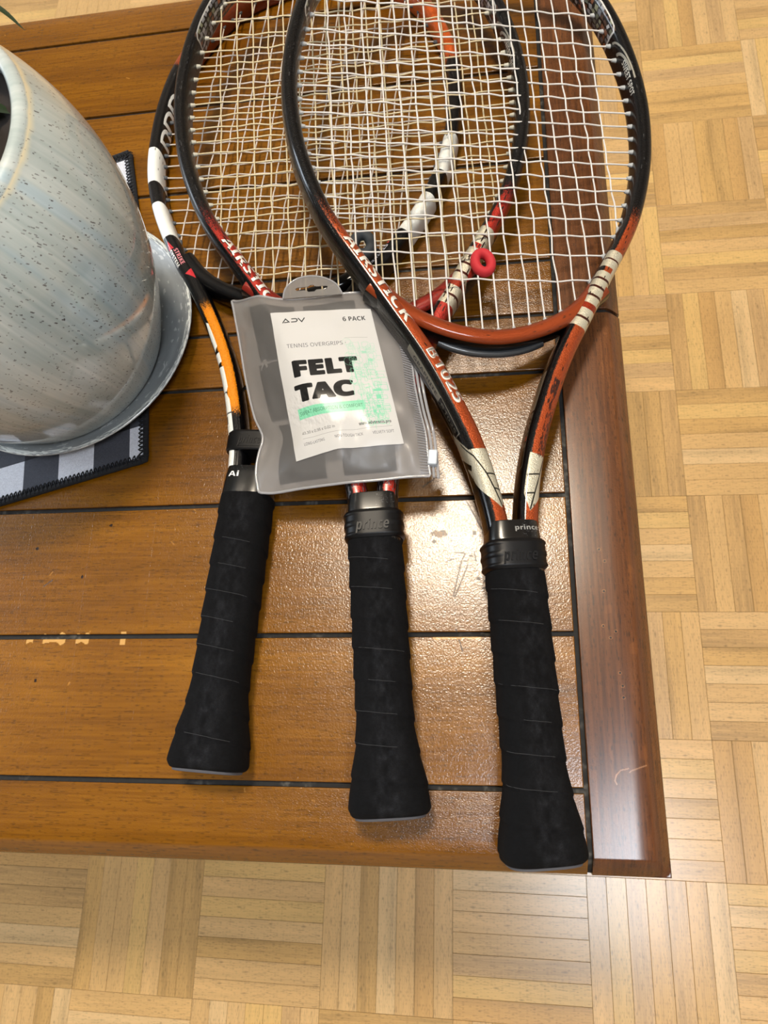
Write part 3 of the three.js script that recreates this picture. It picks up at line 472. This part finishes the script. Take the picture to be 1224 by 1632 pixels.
function racket(o) {
  const path = PATH[o.kind], t = thing(o.name, o.label, 'tennis racket');
  const sect = o.kind === 'P' ? sectP : sectB;
  const mk = (map) => std({ map, roughness: .36, metalness: o.kind === 'P' ? .5 : .08, specularIntensity: .3, clearcoat: .6, clearcoatRoughness: o.worn ? .25 : .12, bumpMap: bump(30, 2), bumpScale: .0002 });
  part('frame_tube', frameHalf(path, -1, sect), mk(o.paint(-1)), t); part('frame_tube', frameHalf(path, 1, sect), mk(o.paint(1)), t);
  // throat bridge
  const bu = o.bridge, bc = new THREE.CatmullRomCurve3([[-.080, .040], [-.066, .0262], [-.050, .0150], [-.026, .0050], [0, .001], [.026, .0050], [.050, .0150], [.066, .0262], [.080, .040]].map(([v, u]) => V3(v * o.bw, 0, bu + u)));
  const BN = 60, rings = []; for (let i = 0; i <= BN; i++) { const p = bc.getPoint(i / BN), d = bc.getTangent(i / BN), k = 1 + .35 * Math.abs(i / BN * 2 - 1) ** 3; rings.push(sup(.0125 * k, .0205, 2.8, 28).map(([x, y]) => [p.x - d.z * -x, p.y + y, p.z + d.x * -x])); }
  const bmap = canvasTex(256, 128, (g, W, H) => { g.fillStyle = '#070709'; g.fillRect(0, 0, W, H); if (o.red) { g.fillStyle = `rgb(${o.red})`; g.fillRect(0, H * .37, W, H * .36); const r = rng(4); g.fillStyle = '#2b1a14'; for (let i = 0; i < 40; i++) g.fillRect(r() * W, H * (.38 + r() * .3), 1 + r() * 2, 1); } });
  part('throat_bridge', sweep(rings, true, rings.map((_, i) => i / BN), false), mk(bmap), t);
  const ins = []; for (let i = -10; i <= 10; i++) ins.push(V3(i / 10 * .036, -.0035, bu - .0062 + Math.abs(i / 10) ** 2.2 * .0085));
  part('throat_insert', tube(ins, .0029, 40, 8), std({ color: 0x34373a, roughness: .4, clearcoat: .4 }), t, 'grey rubber insert under the throat bridge');
  // strings
  const inner = (u) => path.w(u) - .005, tipU = .6805 - .006, bridgeU = (v) => { let lo = 0, hi = 1; const f = (q) => bc.getPoint(q).x - v; for (let i = 0; i < 30; i++) { const m = (lo + hi) / 2; f(m) < 0 ? lo = m : hi = m; } return -bc.getPoint(lo).z + .0055; };
  const edgeU = (v, top) => { let best = null; for (let i = 0; i < 400; i++) { const u = top ? tipU - i * .0009 : .34 + i * .0009; if (u < .34 || u > tipU) break; if (inner(u) >= Math.abs(v)) { best = u; break; } } return best; };
  const mains = [.0055, .0165, .0278, .0392, .0510, .0632, .0758, .0888, .1020].slice(0, o.mains / 2), mv = [...mains.map(v => -v).reverse(), ...mains];
  const cs = o.crosses, sm = std({ color: o.stringColor, roughness: .42 }), r = rng(o.seed), gm = std({ color: o.gromColor, roughness: .6, specularIntensity: .4 });
  const wob = (a, b) => (noise(a * 31.7, b * 17.3, o.seed) - .5) * .0011;
  mv.forEach((v, i) => {
    const lowHead = Math.abs(v) < .062 * o.bw ? bridgeU(v) : edgeU(v, false), hi = edgeU(v, true); const pts = [[v, 0, lowHead - .003]];
    const xs = cs.filter(u => u > lowHead + .004 && u < hi - .004); xs.forEach(u => { const j = cs.indexOf(u); pts.push([v + wob(i, j), ((i + j) % 2 ? 1 : -1) * .00062, u]); }); pts.push([v, 0, hi + .003]);
    part('main_string', tube(pts.map(p => V3(...p)), o.sr, pts.length * 3, 6), sm, t);
    for (const [u, s] of [[lowHead, 1], [hi, -1]]) { const m = part('grommet', gromGeo, gm, t); m.position.copy(V3(v, 0, u - s * .0008)); m.rotation.x = -s * Math.PI / 2; }
  });
  cs.forEach((u, j) => {
    const w = inner(u), pts = [[-w - .004, 0, u]]; mv.forEach((v, i) => { if (Math.abs(v) < w - .003) pts.push([v, ((i + j) % 2 ? -1 : 1) * .00062, u + wob(j + 40, i)]); }); pts.push([w + .004, 0, u]);
    part('cross_string', tube(pts.map(p => V3(...p)), o.sr, pts.length * 3, 6), sm, t);
    for (const s of [-1, 1]) { const m = part('grommet', gromGeo, gm, t); m.position.copy(V3(s * (w + .0008), 0, u)); m.rotation.z = s * Math.PI / 2; }
  });
  // handle
  part('grip', handleGeo(o.gripLen, o.wraps, o.dir), gripMat, t, 'black felt overgrip wound round the handle');
  part('butt_cap', ringSweep([[-.0012, .0385, .0300, 3], [-.0009, .0415, .0330, 3], [.0015, .0425, .0340, 3]]), rough({ color: 0x55555a }), t, 'grey cloth edge at the butt end');
  part('grip_seams', seamGeo(o.gripLen, o.wraps, o.dir), seamMat, t).userData.kind = 'stuff';
  o.extra(t);
  const u = new THREE.Vector3(Math.sin(o.yaw) * Math.cos(o.pitch), Math.sin(o.pitch), -Math.cos(o.yaw) * Math.cos(o.pitch)), v0 = new THREE.Vector3(Math.cos(o.yaw), 0, Math.sin(o.yaw)), n0 = new THREE.Vector3().crossVectors(v0, u);
  const v = v0.clone().multiplyScalar(Math.cos(o.roll)).addScaledVector(n0, Math.sin(o.roll)), n = new THREE.Vector3().crossVectors(v, u);
  t.quaternion.setFromRotationMatrix(new THREE.Matrix4().makeBasis(v, n, u.clone().negate())); t.position.set(o.x, TOP + o.h, o.z); t.updateMatrixWorld();
  return t;
}
const D = Math.PI / 180;
function collarP(t, print) {
  part('grip_tape', ringSweep([[.164, .0345, .0305, 3.2], [.184, .0345, .030, 3.2], [.1865, .0335, .0292, 3.6], [.1965, .0318, .0272, 3.8], [.1972, .0300, .0255, 3.8]]), std({ map: canvasTex(512, 512, (g, W, H) => { g.fillStyle = '#0b0b0c'; g.fillRect(0, 0, W, H); const r = rng(print ? 3 : 9); for (let i = 0; i < 160; i++) { g.fillStyle = r() < .5 ? '#2b2b2e' : '#55565a'; g.fillRect(W * (.66 + r() * .3), H * (.52 + r() * .18), 1 + r() * 6, 1 + r() * 3); }
    if (print) { g.save(); g.translate(W * .80, H * .485); g.rotate(Math.PI / 2); g.scale(.42, 1); g.fillStyle = '#9b9b98'; g.font = 'bold 62px sans-serif'; g.fillText('prince', 0, 0); g.restore(); } }), roughness: .28, clearcoat: .5, clearcoatRoughness: .2 }), t, 'black finishing tape above the grip');
  const rib = (a, x) => (Math.abs(x) > .62 ? 1 : 0), rows = []; for (let i = 0; i <= 40; i++) { const q = i / 40, e = Math.min(1, Math.min(q, 1 - q) * 9), ridge = Math.pow(Math.max(0, Math.sin(q * Math.PI * 4.999)), .6); rows.push([.1665 + .0185 * q, .0362 + .0024 * e, .0318 + .0022 * e, 3.2, 0, (a, x) => sstep(.55, .72, Math.abs(x)) * (ridge - .4) * .035]); }
  const c = part('grip_collar', ringSweep(rows), rubber, t, 'black rubber collar with raised lettering');
  const L = letters('prince', .0068, .0006, .0205); L.translate(0, .01698, -.1745); part('raised_lettering', L, rubber, c);
}
const CR_P = [.3720, .3925, .4085, .4225, .4350, .4470, .4588, .4704, .4820, .4936, .5052, .5170, .5290, .5412, .5538, .5668, .5804, .5946, .6100, .6290, .6500];
const CR_B = [.3720, .3900, .4040, .4165, .4285, .4402, .4518, .4634, .4750, .4866, .4984, .5104, .5228, .5356, .5490, .5632, .5786, .5960, .6160, .6400];
const r1 = racket({ name: 'tennis_racket', label: 'black and orange tennis racket with white panels lying lowest, nearest the plant pot', kind: 'B', paint: (s) => paintB(s, 11), bridge: .3365, bw: .99, mains: 16, crosses: CR_B, stringColor: 0xcdc4ba, gromColor: 0x55585c, sr: .00060, seed: 3, gripLen: .180, wraps: 10, dir: -1, x: .2507, z: -.1099, h: .0195, yaw: 3.8 * D, pitch: -.86 * D, roll: 0,
  extra: (t) => {
    part('grip_tape', ringSweep([[.174, .0345, .0302, 3.2], [.181, .0345, .0300, 3.2], [.186, .0335, .0290, 3.4], [.1950, .0322, .0276, 3.6], [.2000, .0310, .0262, 3.6], [.2005, .0290, .0240, 3.6]]), std({ map: canvasTex(512, 512, (g, W, H) => { g.fillStyle = '#0c0c0d'; g.fillRect(0, 0, W, H); g.save(); g.translate(W * .66, H * .385); g.rotate(Math.PI / 2); g.scale(.42, 1); g.fillStyle = '#f0f0f0'; g.font = 'bold 104px sans-serif'; g.fillText('Ai', 0, 0); g.restore(); const r = rng(2); for (let i = 0; i < 120; i++) { g.fillStyle = '#5c6066'; g.fillRect(W * (.8 + r() * .18), H * (.2 + r() * .6), 2 + r() * 8, 1); } }), roughness: .25, clearcoat: .5, clearcoatRoughness: .2 }), t, 'black shiny tape with white print');
    const rows = []; for (let i = 0; i <= 20; i++) { const q = i / 20, e = Math.min(1, Math.min(q, 1 - q) * 10); rows.push([.2120 + .0150 * q, .0375 + .0014 * e, .0250 + .0014 * e + (q < .12 || q > .88 ? .0005 : 0), 3.6]); }
    const c = part('grip_collar', ringSweep(rows), rubber, t, 'loose black rubber ring pushed up onto the shafts'); const L = letters('prince', .0058, .0004, .016); L.translate(0, .0131, -.2195); part('raised_lettering', L, rubber, c);
  } });
const r2 = racket({ name: 'tennis_racket', label: 'worn red and black tennis racket with cream strings, middle of the three rackets', kind: 'P', paint: (s) => paintP(s, 21, true, [156, 40, 28]), red: [150, 40, 28], bridge: .3215, bw: 1, mains: 18, crosses: CR_P, stringColor: 0xc9bb98, gromColor: 0xb9b6a8, sr: .00060, seed: 5, worn: true, gripLen: .169, wraps: 9, dir: -1, x: .3661, z: -.0869, h: .0195, yaw: -3.83 * D, pitch: 2.87 * D, roll: -5.3 * D, extra: (t) => collarP(t, false) });
const r3 = racket({ name: 'tennis_racket', label: 'copper orange and black tennis racket with white strings, topmost and nearest the right table edge', kind: 'P', paint: (s) => paintP(s, 31, false, ORANGE), red: ORANGE, bridge: .3235, bw: 1, mains: 18, crosses: CR_P, stringColor: 0xd2cfcb, gromColor: 0xa9abab, sr: .00064, seed: 8, gripLen: .169, wraps: 9, dir: -1, x: .4537, z: -.0644, h: .0195, yaw: -3.45 * D, pitch: 3.69 * D, roll: -14.54 * D, extra: (t) => collarP(t, true) });

// ---------------------------------------------------------------- vibration dampeners
function dampener(name, label, color, rk, v, u, rx, rz, rr, turn) {
  const t = thing(name, label, 'vibration dampener');
  const ring = []; for (let i = 0; i < 40; i++) { const a = i / 40 * Math.PI * 2; ring.push(new THREE.Vector3(Math.cos(a) * rx, 0, Math.sin(a) * rz)); }
  const c = new THREE.CatmullRomCurve3(ring, true), g = new THREE.TubeGeometry(c, 64, rr, 16, true); g.scale(1, 1.25, 1);
  part('ring', g, std({ color, roughness: .75 }), t);
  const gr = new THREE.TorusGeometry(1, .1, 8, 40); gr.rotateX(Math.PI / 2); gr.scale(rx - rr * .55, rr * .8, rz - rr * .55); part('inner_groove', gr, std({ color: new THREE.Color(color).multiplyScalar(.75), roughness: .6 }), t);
  t.position.copy(rk.localToWorld(V3(v, .0012, u))); t.quaternion.copy(rk.quaternion); t.rotateY(turn);
}
dampener('vibration_dampener', 'red rubber ring dampener clipped to the white strings of the top racket', 0xb5232b, r3, -.0010, .3845, .0056, .0074, .0034, .12);
dampener('vibration_dampener', 'dark grey rubber ring dampener on the cream strings, half hidden behind the top racket', 0x2c3136, r2, .0030, .3890, .0064, .0080, .0040, 0);

// ---------------------------------------------------------------- pouch of overgrips
{
  const C3 = (a) => new THREE.CatmullRomCurve3(a.map(q => new THREE.Vector3(q[0], 0, q[1])), false, 'centripetal');
  const cl = C3([[.2465, -.4363], [.2538, -.4051], [.2615, -.3701], [.2690, -.3435], [.2757, -.3278], [.2732, -.3156], [.2722, -.3020], [.2751, -.2890]]);
  const cr = C3([[.3677, -.4265], [.3731, -.4015], [.3796, -.3772], [.3818, -.3585], [.3851, -.3401], [.3892, -.3220], [.3907, -.3067], [.3919, -.2924]]);
  const ct = C3([[.2465, -.4363], [.2641, -.4292], [.2903, -.4230], [.3121, -.4242], [.3337, -.4279], [.3511, -.4285], [.3677, -.4265]]);
  const cb = C3([[.2751, -.2890], [.2830, -.2874], [.3059, -.2880], [.3327, -.2883], [.3575, -.2899], [.3777, -.2918], [.3919, -.2924]]);
  const flat = (a, b) => { const L = cl.getPointAt(b), R = cr.getPointAt(b), T = ct.getPointAt(a), B = cb.getPointAt(a), p00 = cl.getPointAt(0), p01 = cl.getPointAt(1), p10 = cr.getPointAt(0), p11 = cr.getPointAt(1); const f = (k) => (1 - a) * L[k] + a * R[k] + (1 - b) * T[k] + b * B[k] - ((1 - a) * (1 - b) * p00[k] + (1 - a) * b * p01[k] + a * (1 - b) * p10[k] + a * b * p11[k]); return [f('x'), f('z')]; };
  // the pouch hangs over the raised left throat tube of the middle racket
  const base = (a, b) => { const ar = .25 + .30 * b, hr = lerp(.0565, .0445, b), hl = lerp(.038, .031, b), hR = lerp(.0455, .041, b); let t; if (a < ar) { t = a / ar; t = (t * t * (3 - 2 * t) + t) * .5; return TOP + lerp(hl, hr, t); } t = (a - ar) / (1 - ar); return TOP + lerp(hr, hR, Math.min(t, 1.3)); };
  const pil = (a, b) => Math.pow(1 - Math.pow(Math.abs(2 * a - 1), 3.2), .8) * Math.pow(1 - Math.pow(Math.abs(2 * b - 1), 3.6), .8);
  const crease = (a, b) => { const e = Math.min(a, 1 - a, b, 1 - b), m = sstep(0, .05, e) * (1 - sstep(.16, .34, e)); return m * (noise(a * 13 + 3, b * 9, 4) - .5) * .0034 + (noise(a * 6, b * 7, 9) - .5) * .0018 * sstep(.02, .12, e) - .0035 * Math.exp(-(((b - .80) / .05) ** 2) - ((a / .13) ** 2)) * sstep(0, .05, a); };
  const topY = (a, b) => base(a, b) + .0125 * pil(a, b) + crease(a, b) * sstep(0, .02, Math.min(a, 1 - a, b, 1 - b)), botY = (a, b) => base(a, b) + .0008 * pil(a, b) - .0006;
  const t = thing('overgrip_pouch', 'frosted clear plastic zip pouch with a printed white card lying across the racket throats', 'pouch');
  const film = std({ color: 0xc8c5c3, roughness: .5, transmission: .84, thickness: 0, side: THREE.DoubleSide, clearcoat: .6, clearcoatRoughness: .22 });
  part('front_film', grid(70, 80, (a, b) => { const q = flat(a, b); return [q[0], topY(a, b), q[1]]; }, true), film, t);
  part('back_film', grid(30, 36, (a, b) => { const q = flat(a, b); return [q[0], botY(a, b), q[1]]; }, false), std({ color: 0xe4e2e0, roughness: .6, transmission: .35, thickness: 0, side: THREE.DoubleSide }), t);
  const clear = std({ color: 0xcfcfd2, roughness: .12, transmission: .55, thickness: 0, clearcoat: .8, clearcoatRoughness: .1 });
  const edge = []; for (let i = 0; i < 30; i++) { const q = cl.getPointAt(i / 30); edge.push([q.x, base(0, i / 30), q.z]); } for (let i = 0; i < 26; i++) { const q = cb.getPointAt(i / 26); edge.push([q.x, base(i / 26, 1), q.z]); } for (let i = 0; i < 30; i++) { const q = cr.getPointAt(1 - i / 30); edge.push([q.x, base(1, 1 - i / 30), q.z]); } for (let i = 0; i < 26; i++) { const q = ct.getPointAt(1 - i / 26); edge.push([q.x, base(1 - i / 26, 0), q.z]); }
  part('welded_seam', tube(edge, .0010, 300, 8, true), clear, t);
  // hanging tab
  const tabPts = [[.2914, -.4217], [.2927, -.4297], [.2991, -.4363], [.3089, -.4386], [.3193, -.4366], [.3285, -.4308], [.3336, -.4222]], sh = new THREE.Shape(); new THREE.CatmullRomCurve3(tabPts.map(q => new THREE.Vector3(q[0], -q[1], 0))).getPoints(40).forEach((q, i) => i ? sh.lineTo(q.x, q.y) : sh.moveTo(q.x, q.y)); sh.closePath();
  const hole = new THREE.Path(), hc = [.3115, .4285], hp = [[-.0105, -.0016], [-.0035, -.0016], [-.0022, -.0034], [.0022, -.0034], [.0035, -.0016], [.0105, -.0016], [.0118, 0], [.0105, .0016], [.0030, .0018], [.0012, .0034], [-.0012, .0034], [-.0030, .0018], [-.0105, .0016], [-.0118, 0]]; hp.forEach((q, i) => i ? hole.lineTo(hc[0] + q[0], hc[1] + q[1] * .8) : hole.moveTo(hc[0] + q[0], hc[1] + q[1] * .8)); hole.closePath(); sh.holes.push(hole);
  const tg = new THREE.ExtrudeGeometry(sh, { depth: .0006, bevelEnabled: false, curveSegments: 6 }); tg.rotateX(-Math.PI / 2); tg.translate(0, TOP + .0570, 0); part('hanging_tab', tg, film, t);
  part('tab_seam', tube(tabPts.map(q => [q[0], TOP + .0575, q[1]]), .0007, 60, 6), clear, t);
  // zip: ribbed strip, two tracks, slider
  const zp = (a, b, up) => { b = Math.min(b, .9995); const q = flat(Math.min(a, 1), b), R = cr.getPointAt(b), x = a > 1 ? R.x + (a - 1) * .12 : q[0]; return [x, base(Math.min(a, 1), b) + (a > 1 ? -.001 : 0) + up + (a < 1 ? .0125 * pil(a, b) : 0), a > 1 ? R.z + (a - 1) * .03 : q[1]]; };
  const ribs = []; for (let i = 0; i < 60; i++) { const b = .20 + .785 * i / 59; ribs.push(tube([zp(.952, b, .0006), zp(.975, b, .0006), zp(.998, b, .0006)], .00042, 4, 4)); }
  part('zip_ribs', mergeGeometries(ribs), clear, t).userData.kind = 'stuff';
  for (const a of [1.022, 1.046]) { const pts = []; for (let i = 0; i <= 14; i++) { const b = .30 + .70 * i / 14; pts.push(zp(a - .02 * Math.exp(-(((b - .3) / .1) ** 2)), b, -.0002 + .0016 * Math.sin(i * .9))); } part('zip_track', tube(pts, .0011, 60, 6), clear, t); }
  const sl = new RoundedBoxGeometry(.0062, .0065, .0105, 2, .0012); sl.rotateY(-.07); const sp = zp(1.026, .905, .0004); sl.translate(...sp); part('zip_slider', sl, std({ color: 0xc4ccd4, roughness: .25, clearcoat: .5 }), t, 'pale plastic zip slider');
  // printed card
  const inv = (x, z) => { let a = .5, b = .5; for (let k = 0; k < 40; k++) { const q = flat(a, b), qa = flat(a + .001, b), qb = flat(a, b + .001), j = [[(qa[0] - q[0]) / .001, (qb[0] - q[0]) / .001], [(qa[1] - q[1]) / .001, (qb[1] - q[1]) / .001]], dt = j[0][0] * j[1][1] - j[0][1] * j[1][0], ex = x - q[0], ez = z - q[1]; a = clamp(a + (ex * j[1][1] - ez * j[0][1]) / dt * .8, .02, .97); b = clamp(b + (ez * j[0][0] - ex * j[1][0]) / dt * .8, .02, .97); } return [a, b]; };
  const LC = [[.2858, -.4053], [.3532, -.4096], [.3760, -.3119], [.3046, -.3033]];
  const label = canvasTex(1024, 1456, (g, W, H) => {
    g.fillStyle = '#c4c3c1'; g.fillRect(0, 0, W, H);
    const tx = (s, x, y, f, c, w) => { g.fillStyle = c; g.font = f; g.textBaseline = 'alphabetic'; const m = g.measureText(s).width; g.save(); g.translate(x, y); if (w) g.scale(w / m, 1); g.fillText(s, 0, 0); g.restore(); };
    // ADV logo
    g.strokeStyle = '#3c3c3c'; g.lineWidth = 11; g.lineJoin = 'miter'; const lg = (pts) => { g.beginPath(); pts.forEach((q, i) => i ? g.lineTo(...q) : g.moveTo(...q)); g.stroke(); };
    lg([[112, 128], [148, 84], [184, 128]]); lg([[128, 124], [172, 124]]); lg([[200, 124], [250, 124], [264, 112], [264, 98], [250, 88], [206, 88]]); lg([[276, 84], [308, 128], [342, 84]]);
    tx('6 PACK', 716, 128, 'bold 66px sans-serif', '#3c3c3c', 232);
    tx('TENNIS OVERGRIPS ·', 118, 405, '58px sans-serif', '#66676a', 590);
    g.lineJoin = 'round'; tx('FELT', 128, 700, 'bold 204px sans-serif', '#151515', 640); g.strokeStyle = '#151515'; g.lineWidth = 20; g.save(); g.font = 'bold 204px sans-serif'; let m = g.measureText('FELT').width; g.translate(128, 700); g.scale(640 / m, 1); g.strokeText('FELT', 0, 0); g.restore();
    tx('TAC', 128, 940, 'bold 204px sans-serif', '#151515', 560); g.save(); g.font = 'bold 204px sans-serif'; m = g.measureText('TAC').width; g.translate(128, 940); g.scale(560 / m, 1); g.strokeText('TAC', 0, 0); g.restore();
    // green line drawing down the right side
    const r = rng(14); g.strokeStyle = '#7cc5a2'; g.lineWidth = 3.2; g.fillStyle = '#7cc5a2';
    for (let i = 0; i < 150; i++) { const x = 690 + r() * 245, y = 370 + r() * 880, k = r(); g.globalAlpha = .35 + .6 * clamp((y - 350) / 500); g.beginPath(); if (k < .45) g.rect(x, y, 20 + r() * 80, 16 + r() * 70); else if (k < .68) g.arc(x, y, 10 + r() * 34, 0, 7); else if (k < .8) { g.arc(x, y, 30, .6, 5.4); } else { g.moveTo(x, y); g.lineTo(x + (r() - .5) * 40, y + 60 + r() * 150); } g.stroke(); if (r() < .06) g.fillRect(x, y, 20 + r() * 60, 14 + r() * 30); }
    g.globalAlpha = .5; g.beginPath(); g.arc(770, 640, 48, 0, 7); g.moveTo(770, 690); g.lineTo(770, 800); g.stroke(); g.globalAlpha = 1;
    g.beginPath(); g.moveTo(700, 330); g.lineTo(925, 330); g.strokeStyle = '#8f9592'; g.stroke();
    g.fillStyle = '#7cc5a2'; g.fillRect(112, 1002, 640, 98); tx('SWEAT ABSORPTION & COMFORT', 126, 1068, '48px sans-serif', '#3f6f58', 612);
    tx('43.30 x 0.98 x 0.02 in', 112, 1246, '38px sans-serif', '#4c4c4c', 330); tx('www.advtennis.pro', 662, 1250, 'bold 44px sans-serif', '#3a3a3a', 300);
    g.strokeStyle = '#8a8a8a'; g.lineWidth = 3; g.beginPath(); g.moveTo(112, 1284); g.lineTo(960, 1284); g.stroke();
    tx('LONG-LASTING', 112, 1348, '38px sans-serif', '#55555a', 210); tx('NON-TOUGH TACK', 420, 1348, '38px sans-serif', '#55555a', 260); tx('VELVETY SOFT', 770, 1348, '38px sans-serif', '#55555a', 196);
  });
  const wrinkle = dataTex(256, 364, (x, y) => { const d = Math.hypot((x - 95) / 95, (y - 110) / 60); const m = 1 - sstep(.6, 1.25, d); const v = 128 + m * ((fbm(x / 11, y / 14, 3, 4) - .5) * 190 + (noise(x / 3, y / 5, 8) - .5) * 50); return [v, v, v]; }, false); wrinkle.wrapS = wrinkle.wrapT = THREE.ClampToEdgeWrapping;
  const cardMat = std({ map: label, roughness: .7, specularIntensity: .3, clearcoat: .12, clearcoatRoughness: .16, bumpMap: wrinkle, bumpScale: .0014 });
  part('printed_card', grid(24, 34, (u, v) => { const x = lerp(lerp(LC[0][0], LC[1][0], u), lerp(LC[3][0], LC[2][0], u), v), z = lerp(lerp(LC[0][1], LC[1][1], u), lerp(LC[3][1], LC[2][1], u), v), [a, b] = inv(x, z); return [x, topY(a, b) + .0007, z]; }, true, (u, v) => [u, 1 - v]), cardMat, t, 'white printed card reading FELT TAC');
  // rolled overgrips inside
  const rollMat = rough({ color: 0x15161a }), white = rough({ color: 0xb8b8b8 });
  const spots = [[.28, .19, 'flat roll of black overgrip in the pouch, top left beside the card'], [.26, .50, 'flat roll of black overgrip in the pouch, left of the card with a white mark'], [.29, .82, 'flat roll of black overgrip in the pouch, bottom left corner'], [.62, .19, 'flat roll of black overgrip in the pouch under the upper half of the card'], [.64, .50, 'flat roll of black overgrip in the pouch under the lower half of the card'], [.68, .82, 'flat roll of black overgrip along the bottom of the pouch, nearest the zip slider']];
  for (const [a, b, lab] of spots) {
    const o = thing('overgrip_roll', lab, 'overgrip roll', 'rolled overgrips inside the pouch'), da = .145, db = .145, q0 = flat(a, b), y0 = botY(a, b); o.position.set(q0[0], y0, q0[1]);
    const ed = (u, v) => Math.pow(clamp(1 - Math.abs(2 * u - 1) ** 6), .5) * Math.pow(clamp(1 - Math.abs(2 * v - 1) ** 6), .5);
    const at = (u, v, k) => { const A = clamp(a + (u - .5) * 2 * da, .03, .97), B = clamp(b + (v - .5) * 2 * db, .03, .97), q = flat(A, B), lo = botY(A, B) + .0005, hi = Math.max(lo + .0004, topY(A, B) - .0016); return [q[0] - q0[0], lerp(lo, hi, .12 + k * .86 * ed(u, v)) - y0, q[1] - q0[1]]; };
    part('wound_tape', mergeGeometries([grid(16, 16, (u, v) => at(u, v, 1), true), grid(16, 16, (u, v) => at(u, v, -.1), false)]), rollMat, o);
    if (b > .4 && b < .6 && a < .4) { const sh = new THREE.Shape([[-.0042, 0], [-.0012, .0072], [.0012, .0072], [.0042, 0], [.0024, 0], [0, .0050], [-.0024, 0]].map(q => new THREE.Vector2(...q))), L = new THREE.ExtrudeGeometry(sh, { depth: .00015, bevelEnabled: false }), m = at(.17, .16, 1), e = at(.30, .16, 1); L.rotateX(-Math.PI / 2); L.rotateZ(Math.atan2(e[1] - m[1], e[0] - m[0])); L.translate(m[0], m[1] + .0001, m[2]); part('printed_mark', L, white, o); }
  }
}
renderer.render(scene, camera);
